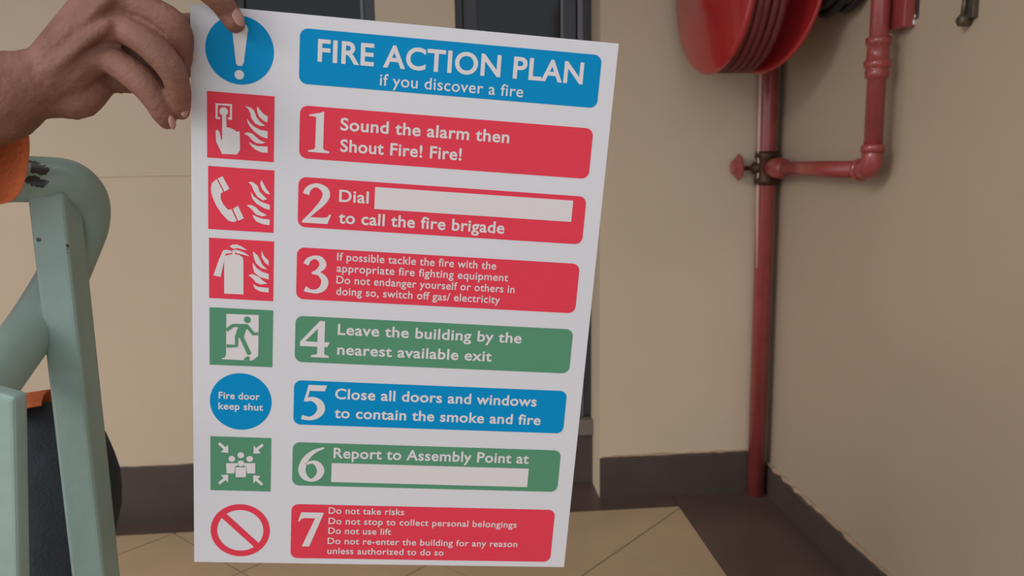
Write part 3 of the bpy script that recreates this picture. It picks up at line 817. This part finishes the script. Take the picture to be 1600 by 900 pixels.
# legs
KN = at(108, 724, .965); KN2 = Vector((-0.66, 1.04, 0.84))
STEP = min(KN.z, KN2.z) - 0.475
for kn, yy in ((KN, .83), (KN2, 1.0)):
    limb(hb, [(Vector((-0.90, yy, .885)), .075), (Vector((-0.90, yy, .885)).lerp(kn, .5), .066), (kn + Vector((-.02, 0, 0)), .048), (kn + Vector((-.035, 0, -.15)), .044), (kn + Vector((-.038, 0, -.30)), .034), (Vector((kn.x - .04, kn.y, STEP + .075)), .034)], 0.3)
body = remesh('body', hb, 'skin', ps, 0.0015, smooth=4, factor=0.5)

# nails
def nail(x, y, d, ax, L_, W_, face):
    """small oval plate, long axis ax (screen px), facing 'face' (world)"""
    c = at(x, y, d); u = (ax[0] * RT - ax[1] * UP).normalized(); n = Vector(face).normalized(); u = (u - n * u.dot(n)).normalized(); v = n.cross(u)
    rot = Matrix((u, v, n)).transposed()
    bm = B(); blob(bm, c, 1.0, (L_, W_, .0016), rot, sd=3)
    return sub(body, 'fingernail', bm, 'nail', True)


nail(372, 27, ti - .0135, (11, 26), .0068, .0038, -FW + RT * .75 + UP * .25)
nail(289, 172, D - .004, (-2, 10), .0052, .0026, RT * .9 - FW * .9)
nail(269, 191, D - .006, (3, 10), .0048, .0024, RT * .9 - FW * .9)
for s in (1, -1):
    bm = B(); blob(bm, HC + Vector((.079, s * .030, .008)), .0115, (.7, 1, .62), sd=3)
    ey = sub(body, 'eye', bm, 'eye', True)
    bm = B(); blob(bm, HC + Vector((.0855, s * .030, .008)), .0048, (.5, 1, 1), sd=2)
    sub(ey, 'iris', bm, 'hair', True)
bm = B(); blob(bm, HC + Vector((-.012, 0, .03)), .1, (.95, .84, 1.0), sd=4)
bmesh.ops.bisect_plane(bm, geom=bm.verts[:] + bm.edges[:] + bm.faces[:], plane_co=HC + Vector((.0, 0, .035)), plane_no=Vector((.75, 0, -1)), clear_outer=True)
for v in bm.verts: v.co += (v.co - HC).normalized() * 0.003 * noise.noise(v.co * 60)
sub(body, 'hair', bm, 'hair', True)

# shirt
sb = B()
def sel(p, r, sc): blob(sb, Vector(p), r, sc, sd=3)
torso(sb, 0.014)
blob(sb, Vector((-.92, .92, .90)), 1.0, (.15, .185, .07), sd=3)
limb(sb, [(sh, .066), (sh.lerp(elbow, .5), .062), (elbow, .056), (elbow.lerp(wr, .4), .052)], .3)
limb(sb, [(la, .066), (la.lerp(le, .5), .06), (le, .055), (le.lerp(lw, .55), .05)], .3)
shirt = remesh('shirt', sb, 'shirt', ps, 0.006, smooth=6)
# open, loose right cuff
cb = B(); rings = []
rows = [(elbow.lerp(wr, .35), .053, .053, 0.0), (at(-260, 218, D + .004), .052, .047, 0.0), (at(-160, 210, D + .003), .051, .043, .003), (at(-90, 203, D + .004), .051, .040, .008), (at(-34, 200, D + .006), .052, .036, .016)]
for c, ru, rf, tilt in rows:
    rg = []
    for k in range(48):
        a = 2 * math.pi * k / 48; wob = 1 + .03 * math.sin(3 * a + c.x * 40) + .02 * math.sin(7 * a + c.x * 90)
        rg.append(cb.verts.new(c + UP * (ru * wob * math.cos(a)) + FW * (rf * wob * math.sin(a)) + RT * (tilt * (math.sin(a) * .8 - .35 * math.cos(a)))))
    rings.append(rg)
for r0, r1 in zip(rings, rings[1:]):
    for k in range(48): cb.faces.new((r0[k], r0[(k + 1) % 48], r1[(k + 1) % 48], r1[k]))
cuff = sub(ps, 'sleeve', cb, 'shirt', True)
sm = cuff.modifiers.new('sub', 'SUBSURF'); sm.levels = 1; sm.render_levels = 2
so_ = cuff.modifiers.new('sol', 'SOLIDIFY'); so_.thickness = 0.0012; so_.offset = 0
# shirt tail lying over the near thigh
hp = Vector((-0.90, .83, .885))
tb = B(); rows = []
for i in range(15):
    t = i / 14; c = hp.lerp(KN, t * 0.97); rr = .096 - .006 * t
    dirv = (KN - hp).normalized(); sd_ = dirv.cross(Vector((0, 0, 1))).normalized(); up_ = sd_.cross(dirv)
    rows.append([tb.verts.new(c + (sd_ * math.sin(a) + up_ * math.cos(a)) * (rr + .003 * noise.noise(Vector((t * 7, a * 2, 0))))) for a in [R(-78 + (100 + 8 * noise.noise(Vector((t * 3, 1, 0)))) * k / 20) for k in range(21)]])
for r0, r1 in zip(rows, rows[1:]):
    for k in range(20): tb.faces.new((r0[k], r0[k + 1], r1[k + 1], r1[k]))
tail = sub(ps, 'shirt_tail', tb, 'shirt', True)
q = tail.modifiers.new('sol', 'SOLIDIFY'); q.thickness = 0.0015; q.offset = 1

# trousers
tb = B()
blob(tb, Vector((-0.90, .92, .885)), .15, (.9, 1.2, .62), sd=3)
for kn, yy in ((KN, .83), (KN2, 1.0)):
    limb(tb, [(Vector((-0.90, yy, .885)), .088), (Vector((-0.90, yy, .885)).lerp(kn, .5), .077), (kn + Vector((-.045, 0, .006)), .072), (kn + Vector((-.016, 0, -.004)), .068), (kn + Vector((-.012, 0, -.05)), .067), (kn + Vector((-.022, 0, -.10)), .064), (kn + Vector((-.030, 0, -.20)), .060), (kn + Vector((-.036, 0, -.30)), .056), (kn + Vector((-.04, 0, -.365)), .055)], 0.25)
remesh('trousers', tb, 'navy', ps, 0.005, smooth=6)
# shoes
for kn in (KN, KN2):
    a = Vector((kn.x - .04, kn.y, 0)); zb = STEP + .001
    bm = B(); limb(bm, [(Vector((a.x - .045, a.y, zb + .042)), .038), (Vector((a.x + .03, a.y, zb + .042)), .042), (Vector((a.x + .12, a.y, zb + .034)), .037), (Vector((a.x + .18, a.y, zb + .028)), .028)], .25)
    limb(bm, [(Vector((a.x, a.y, zb + .09)), .04), (Vector((a.x + .01, a.y, zb + .05)), .042)])
    for v in bm.verts: v.co.z = max(v.co.z, zb)
    sub(ps, 'shoe', bm, 'shoe', True)

# concrete steps the person sits on (below and left of the frame)
st = empty('trim_4', (-0.7, 0.95, 0), kind='structure')
sub(st, 'seat_step', box(B(), (-1.25, .72, .001), (-0.80, 1.09, .785), .006), 'concrete')
sub(st, 'foot_step', box(B(), (-0.7995, .80, .001), (-0.28, 1.09, STEP), .006), 'concrete')
